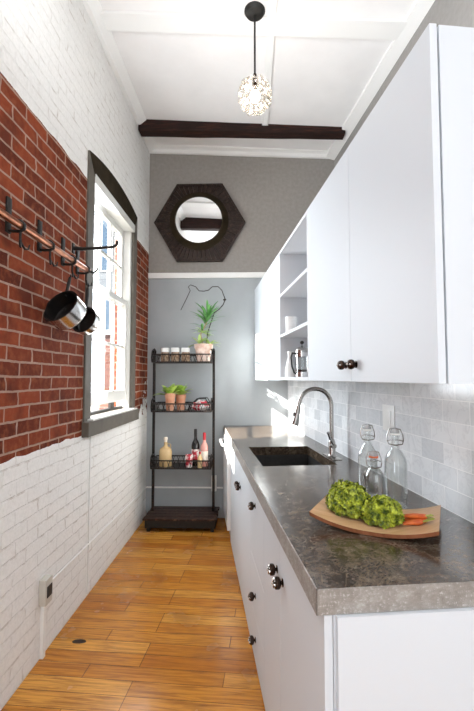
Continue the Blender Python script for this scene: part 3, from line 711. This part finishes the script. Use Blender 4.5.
light('pendant_light', 'POINT', (P0.x, P0.y, GZ), (0,0,0), 4, (1, .88, .72), .05)

# ------------------------------------------------------------------ hook rail and pans
BX, BZ, BY1 = XL+.06, 2.044, 2.47
t = thing('hook_rail', 'copper rail with black iron hooks on the brick wall', 'hook rail', (XL, 1.8, BZ))
bm = NB(); tube(bm, [(BX, 1.05, BZ), (BX, BY1, BZ)], .0155, 14); part('rail', bm, M['copper'], t)
def hookset(y):
    bm = NB()
    box(bm, XL+.001, XL+.010, y-.017, y+.017, BZ-.03, BZ+.125, .002)
    tube(bm, [(XL+.005, y, BZ+.02), (XL+.035, y, BZ+.026), (BX, y, BZ+.022), (BX+.018, y, BZ+.005), (BX+.018, y, BZ-.015), (BX, y, BZ-.024), (XL+.03, y, BZ-.024), (XL+.006, y, BZ-.02)], .0068, 8)
    tube(bm, [(BX, y, BZ-.02), (BX, y, BZ-.06), (BX+.004, y, BZ-.085)], .0055, 8)
    for s in (-1, 1): tube(bm, [(BX+.004, y, BZ-.075), (BX+.012, y+s*.018, BZ-.098), (BX+.018, y+s*.034, BZ-.092), (BX+.020, y+s*.040, BZ-.072)], [.005, .0048, .004, .003], 8)
    part('hook', bm, M['iron'], t, label='black iron hook')
HY = [1.47, 1.722, 1.988, 2.244, 2.44]
for y in HY: hookset(y)
bm = NB(); ya, za = 2.38, BZ+.11
tube(bm, [(XL+.004, ya, za), (XL+.06, ya, za-.004), (XL+.15, ya, za), (XL+.24, ya, za+.006), (XL+.262, ya, za+.018), (XL+.266, ya, za+.034)], [.013, .010, .009, .008, .0085, .009], 10)
ball(bm, (XL+.266, ya, za+.036), .009, 2); box(bm, XL+.001, XL+.008, ya-.014, ya+.014, za-.03, za+.03, .002)
tube(bm, [(BX, BY1+.001, BZ), (BX+.03, BY1+.008, BZ-.012), (BX+.05, BY1+.01, BZ+.004), (BX+.055, BY1+.01, BZ+.02)], [.009, .007, .006, .005], 8)
part('long_arm', bm, M['iron'], t, label='long black iron arm')
def pan(c, r, depth, hang, axis, lab):
    c = Vector(c); ax = Vector(axis).normalized(); t = thing('saucepan', lab, 'saucepan', (c.x, c.y, c.z-r), group=None)
    bm = NB(); lathe(bm, [(r+.004, 0), (r, .003), (r*.99, depth-.008), (r*.93, depth), (0, depth), (0, depth-.003)], c, 40, ax); part('outer_wall', bm, M['steel'], t, label='polished steel outside')
    bm = NB(); lathe(bm, [(r+.0042, -.001), (r-.004, .0), (r-.006, depth-.012), (r*.85, depth-.006), (0, depth-.006)], c, 40, ax)
    torus(bm, c+ax*(depth*.35), r*.0+.010, .0015, ax, 16, 6); part('inside', bm, M['pan_dark'], t, label='black inside')
    hang = Vector(hang); top = c+(hang-c).normalized()*(r-.002)+ax*.012; up_ = (hang-top)
    bm = NB(); tube(bm, [top-up_*.08, top+up_*.15, top+up_*.55, top+up_*.86], [.006, .007, .0095, .008], 10); torus(bm, hang+Vector((0,0,-.010)), .012, .003, (1, .5, 0), 18, 6)
    part('handle', bm, M['iron'], t, label='black handle')
pan((-.957, 2.05, 1.755), .095, .088, (BX+.012, 2.20, BZ-.095), (.28, .80, -.50), 'nearer saucepan with black inside hanging from the rail')
pan((-.962, 2.36, 1.728), .078, .055, (BX+.012, 2.44, BZ-.095), (.28, .88, -.32), 'farther, smaller saucepan hanging beside the window')

# ------------------------------------------------------------------ wall outlet box + conduits
t = thing('outlet_box', 'surface-mounted outlet box low on the white brick', 'outlet', (XL, 2.1, .25))
bm = NB(); box(bm, XL+.0005, XL+.038, 2.075, 2.145, .265, .39, .004); part('box', bm, M['plastic_old'], t)
bm = NB(); box(bm, XL+.038, XL+.0415, 2.085, 2.135, .30, .355, .001); part('socket_face', bm, M['dark'], t)
bm = NB(); box(bm, XL+.0005, XL+.018, 2.10, 2.125, .0, .264, .002); part('conduit', bm, M['plastic'], t)
bm = NB(); tube(bm, [(XL+.006, 2.15, .335), (XL+.006, YB-.012, .298)], .005, 8)
tube(bm, [(XL+.007, YB-.009, .298), (-.388, YB-.009, .298)], .009, 8); tube(bm, [(-.331, YB-.009, .298), (-.27, YB-.009, .298)], .009, 8)
single('cable_conduit', bm, M['trim'], 'thin white conduit along the foot of both walls', 'conduit', (XL, YB, .298))
bm = NB(); tube(bm, [(XL+.005, 2.70, .012), (XL+.005, 2.70, 1.015)], .005, 8); single('vertical_conduit', bm, M['trim'], 'thin white pipe running down from the window sill', 'pipe', (XL, 2.7, 0))
t = thing('outlet_plate', 'white outlet box on the back wall behind the rack', 'outlet', (-.36, YB, .3))
bm = NB(); box(bm, -.385, -.335, YB-.04, YB-.0005, .27, .42, .003); part('box', bm, M['plastic'], t)
bm = NB(); box(bm, -.375, -.345, YB-.0425, YB-.0402, .30, .39, .001); part('socket_face', bm, M['plastic_old'], t)

# ------------------------------------------------------------------ rack
RX0, RX1 = -.935, -.352
t = thing('etagere_rack', 'tall black iron rack with three basket shelves on wooden base', 'rack', (-.64, 4.0, 0))
bm = NB(); box(bm, -.955, -.315, 3.80, 4.165, .035, .105, .005)
for x in (-.94, -.36):
    for y in (3.815, 4.12): box(bm, x, x+.03, y, y+.03, 0, .036)
b_o = part('base', bm, M['iron'], t, False)
bm = NB()
for k_ in range(5): box(bm, -.972+.012*(k_ % 2)*.4, -.302-.01*(k_ % 2), 3.785+.077*k_, 3.785+.077*(k_+1)-.004, .1055, .122, .003)
part('base_boards', bm, M['crate_wood'], t, False, 'worn dark brown boards')
PY = 4.03
for x in (RX0, RX1):
    bm = NB(); box(bm, x-.012, x+.012, PY-.012, PY+.012, .1225, 1.64, .002); part('post', bm, M['rack_iron'], t)
ZS = (1.535, 1.07, .545)
for zi, z in enumerate(ZS):
    x0, x1, y0, y1, h = RX0+.014, RX1-.014, 3.875, 4.125, .078
    if zi < 2: x0, x1 = RX0-.002, RX1+.002
    x0, x1 = RX0+.0125, RX1-.0125
    bm = NB()
    for zz, r_ in ((z+.005, .0055), (z+h, .0065)):
        tube(bm, [(x0, y0, zz), (x1, y0, zz)], r_, 8); tube(bm, [(x0, y1, zz), (x1, y1, zz)], r_, 8)
        tube(bm, [(x0, y0, zz), (x0, y1, zz)], r_, 8); tube(bm, [(x1, y0, zz), (x1, y1, zz)], r_, 8)
    n = 22
    for k_ in range(n+1):
        x = x0+(x1-x0)*k_/n
        for y in (y0, y1): tube(bm, [(x, y, z), (x+.012*(-1)**k_, y, z+h*.5), (x, y, z+h)], .0025, 6)
    for k_ in range(9):
        y = y0+(y1-y0)*k_/8
        for x in (x0, x1): tube(bm, [(x, y, z), (x, y, z+h)], .0025, 6)
    for s, x in ((-1, x0-.0), (1, x1)):
        tube(bm, [(x, y0, z+.01), (x, y0-.012, z+h*.6), (x, y0+.01, z+h+.03), (x, y0+.06, z+h+.05), (x, y0+.13, z+h+.035), (x, y0+.15, z+h)], .0065, 8)
    bk = part('basket_shelf', bm, M['rack_iron'], t)
    bm = NB()
    for k_ in range(26): x = x0+(x1-x0)*(k_+.5)/26; tube(bm, [(x, y0, z+.002), (x, y1, z+.002)], .0028, 6)
    box(bm, x0+.004, x1-.004, y0+.004, y1-.004, z+.005, z+.009)
    part('shelf_floor', bm, M['rack_iron'], bk)
for x in (RX0, RX1):
    bm = NB(); tube(bm, [(x, PY-.02, 1.60), (x, PY-.05, 1.655), (x, PY, 1.672), (x, PY+.05, 1.655), (x, PY+.03, 1.60)], .008, 8)
    part('top_scroll', bm, M['rack_iron'], t)
def zs(i): return ZS[i]+.0095
# jars
for i, x in enumerate((-.815, -.715, -.618)):
    b0 = Vector((x, 3.965-.02*(i == 1), zs(0))); t = thing('spice_jar', ('left', 'middle', 'right')[i]+'most'*(i != 1)+' of the three white-lidded jars on top shelf of rack', 'jar', b0, group='white-lidded jars on the top shelf')
    bm = NB(); lathe(bm, [(0, 0), (.038, 0), (.040, .004), (.040, .085), (.036, .092), (0, .092)], b0, 24); part('jar_body', bm, M['jar_fill'], t, label='brown filled jar')
    bm = NB(); lathe(bm, [(0, .0925), (.041, .0925), (.042, .098), (.042, .128), (.038, .134), (0, .134)], b0, 24); part('lid', bm, M['porcelain'], t, label='white lid')
def pot(name, lab, b0, r0, r1, h, m):
    t = thing(name, lab, 'plant', b0)
    bm = NB(); lathe(bm, [(0, 0), (r0, 0), (r1*.93, h*.76), (r1, h*.77), (r1*1.03, h), (r1*.94, h), (r1*.90, h*.8), (r0*.9, .01), (0, .01)], b0, 32); part('pot', bm, M[m], t)
    bm = NB(); lathe(bm, [(0, h*.86), (r1*.91, h*.86), (r1*.85, h*.7), (0, h*.7)], b0, 24); part('soil', bm, M['soil'], t); return t
def blade(bm, p, d, ln, wd, droop, sg=7):
    p = Vector(p); d = Vector(d).normalized(); side = d.cross(Vector((0,0,1)))
    if side.length < .05: side = Vector((1, 0, 0))
    side.normalize(); nrm = side.cross(d).normalized(); L_ = []; 
    for i in range(sg+1):
        f_ = i/sg; q = p+d*ln*f_+Vector((0,0,-droop*ln*f_*f_)); w_ = wd*(sin(pi*min(.98, .12+f_*.86))**.8)
        L_.append([bm.verts.new(q-side*w_+nrm*w_*.25), bm.verts.new(q), bm.verts.new(q+side*w_+nrm*w_*.25)])
    for a, b in zip(L_, L_[1:]):
        bm.faces.new((a[0], a[1], b[1], b[0])); bm.faces.new((a[1], a[2], b[2], b[1]))
b0 = Vector((-.448, 3.985, zs(0)))
t = pot('potted_plant', 'spiky plant in weathered clay pot on top of the rack', b0, .060, .088, .17, 'old_terracotta')
rnd = random.Random(4)
s0 = b0+Vector((0, 0, .14)); s1 = b0+Vector((-.03, 0, .27)); s2 = b0+Vector((.02, 0, .36)); s3 = b0+Vector((.045, 0, .44))
bm = NB(); tube(bm, [s0, s1, s2, s3], [.010, .009, .008, .007], 8); part('stem', bm, M['bark'], t)
bm = NB()
for i in range(40):
    f_ = i/40; p = s2.lerp(s3, f_) if i > 6 else s1.lerp(s2, i/6); an = i*2.4
    blade(bm, p, (cos(an)*.75, sin(an)*.6, .35+.9*f_), rnd.uniform(.16, .26), .013, .28)
part('dark_leaves', bm, M['leaf_dark'], t, label='dark green blades')
bm = NB()
for cx, cz, n in ((.085, .185, 16), (-.06, .19, 14), (-.015, .30, 12)):
    for i in range(n):
        an = i*2.4; blade(bm, b0+Vector((cx*.7, 0, cz-.02)), (cos(an), sin(an)*.6, rnd.uniform(.0, 1.2)), rnd.uniform(.10, .16), .014, .3)
part('pale_leaves', bm, M['leaf_pale'], t, label='pale yellow green leaves')
# twig
pxp = [(214, 312), (219, 308), (223, 303), (225, 298), (223, 293), (222, 290), (218, 286), (212, 286), (208, 289), (203, 289.5), (198, 289), (195, 285), (190, 283.5), (188, 286), (190, 290), (186, 298), (180, 309)]
bm = NB(); tube(bm, [b0+Vector((.02, .03, .13)), b0+Vector((.035, .03, .28))]+[((x-250)*4.02/415+.012*0, 4.02+.03*sin(i*.8), 1.39+(377.3-y)*4.02/415+.005) for i, (x, y) in enumerate(pxp)], [.005]*6+[.004]*8+[.0033]*5, 7)
ball(bm, ((224.5-250)*4.02/415, 4.02, 1.39+79*4.02/415), .014, 1, (1.3, .6, .8))
single('dry_twig', bm, M['twig'], 'thin curly dry twig arching over the rack', 'twig', b0+Vector((.05, .03, .13)))
# lower potted plants
for i, (x, y, lab) in enumerate(((-.762, 3.955, 'leafy green plant in left clay pot on second shelf of rack'), (-.675, 4.045, 'leafy green plant in the clay pot to the right, second shelf of rack'))):
    b0 = Vector((x, y, zs(1))); t = pot('potted_fern', lab, b0, .036, .050, .15 if i else .165, 'terracotta')
    bm = NB(); rnd = random.Random(20+i)
    for j in range(24):
        an = j*2.4; blade(bm, b0+Vector((0, 0, .13)), (cos(an)-.25, sin(an)*.6, rnd.uniform(.5, 2.4)), rnd.uniform(.12, .22), .032, .35)
    part('leaves', bm, M['leaf'], t)
b0 = Vector((-.475, 3.995, zs(1)))
bm = NB(); bmesh.ops.create_icosphere(bm, subdivisions=4, radius=1)
for v in bm.verts:
    n_ = v.co.normalized(); k_ = 1+.30*noise.noise(n_*2.2)+.12*noise.noise(n_*6); v.co = Vector((n_.x*.080*k_, n_.y*.055*k_, max(-.045, n_.z*.048*k_)))+b0+Vector((0, 0, .045))
single('cloth_bundle', bm, M['redwhite'], 'crumpled red and white cloth on second shelf of rack', 'cloth', b0)
b1 = Vector((-.475, 4.02, zs(1)))
bm = NB()
for y in (3.915, 4.085): tube(bm, [(-.585, y, zs(1)+.003), (-.56, y, zs(1)+.06), (-.50, y, zs(1)+.115), (-.42, y, zs(1)+.118), (-.385, y, zs(1)+.06), (-.375, y, zs(1)+.003)], .0045, 8)
for x, z_ in ((-.585, .0045), (-.50, .115), (-.42, .118), (-.375, .0045)): tube(bm, [(x, 3.915, zs(1)+z_), (x, 4.085, zs(1)+z_)], .0045, 8)
single('wire_stand', bm, M['iron'], 'black wire bottle stand around the red cloth', 'stand', b1)
# bottles on lower shelf
b0 = Vector((-.805, 3.975, zs(2))); t = thing('glass_jug', 'squat amber glass jug with cork stopper, left on lowest shelf', 'jug', b0)
bm = NB(); lathe(bm, [(0, 0), (.055, 0), (.060, .008), (.060, .14), (.052, .165), (.022, .185), (.016, .20), (.018, .225), (0, .225)], b0, 32); part('jug_body', bm, M['amber_fill'], t)
bm = NB(); lathe(bm, [(0, .2255), (.013, .2255), (.016, .245), (.020, .25), (.018, .272), (0, .275)], b0, 20); part('stopper', bm, M['cork'], t)
bm = NB(); torus(bm, b0+Vector((.03, 0, .19)), .020, .004, (0, 1, 0), 16, 6); part('handle', bm, M['amber_fill'], t)
def wine(name, lab, x, y, r, h, mb, mc, lb):
    b0 = Vector((x, y, zs(2))); t = thing(name, lab, 'bottle', b0)
    bm = NB(); lathe(bm, [(0, 0), (r*.95, 0), (r, .005), (r, h*.56), (r*.85, h*.63), (r*.40, h*.72), (r*.36, h*.78), (0, h*.78)], b0, 28); bd = part('bottle_body', bm, M[mb], t)
    bm = NB(); lathe(bm, [(0, h*.781), (r*.40, h*.781), (r*.40, h*.985), (r*.34, h), (0, h)], b0, 20); part('neck_foil', bm, M[mc], t)
    bm = NB(); lathe(bm, [(r+.0003, h*.18), (r+.001, h*.18), (r+.001, h*.45), (r+.0003, h*.45)], b0, 28); part('paper_label', bm, M[lb], t)
wine('wine_bottle', 'tall dark wine bottle on lowest shelf of rack', -.525, 4.02, .038, .345, 'wine', 'dark', 'redwhite')
wine('spirit_bottle', 'pinkish bottle with red neck right of the dark wine bottle', -.437, 3.99, .036, .315, 'pink', 'red', 'label')
b0 = Vector((-.575, 3.94, zs(2))); bm = NB(); lathe(bm, [(0, 0), (.030, 0), (.036, .09), (.034, .115), (.031, .115), (.033, .09), (.027, .006), (0, .006)], b0, 24)
single('tumbler', bm, M['redwhite'], 'short patterned red and white tumbler left of the wine bottle', 'cup', b0)
b0 = Vector((-.470, 3.92, zs(2))); t = thing('small_bottle', 'small amber bottle in front of the two tall bottles', 'bottle', b0)
bm = NB(); lathe(bm, [(0, 0), (.022, 0), (.023, .09), (.010, .115), (.010, .125), (0, .125)], b0, 20); part('bottle_body', bm, M['amber_fill'], t)
bm = NB(); lathe(bm, [(0, .1255), (.011, .1255), (.011, .145), (0, .146)], b0, 16); part('cap', bm, M['red'], t)
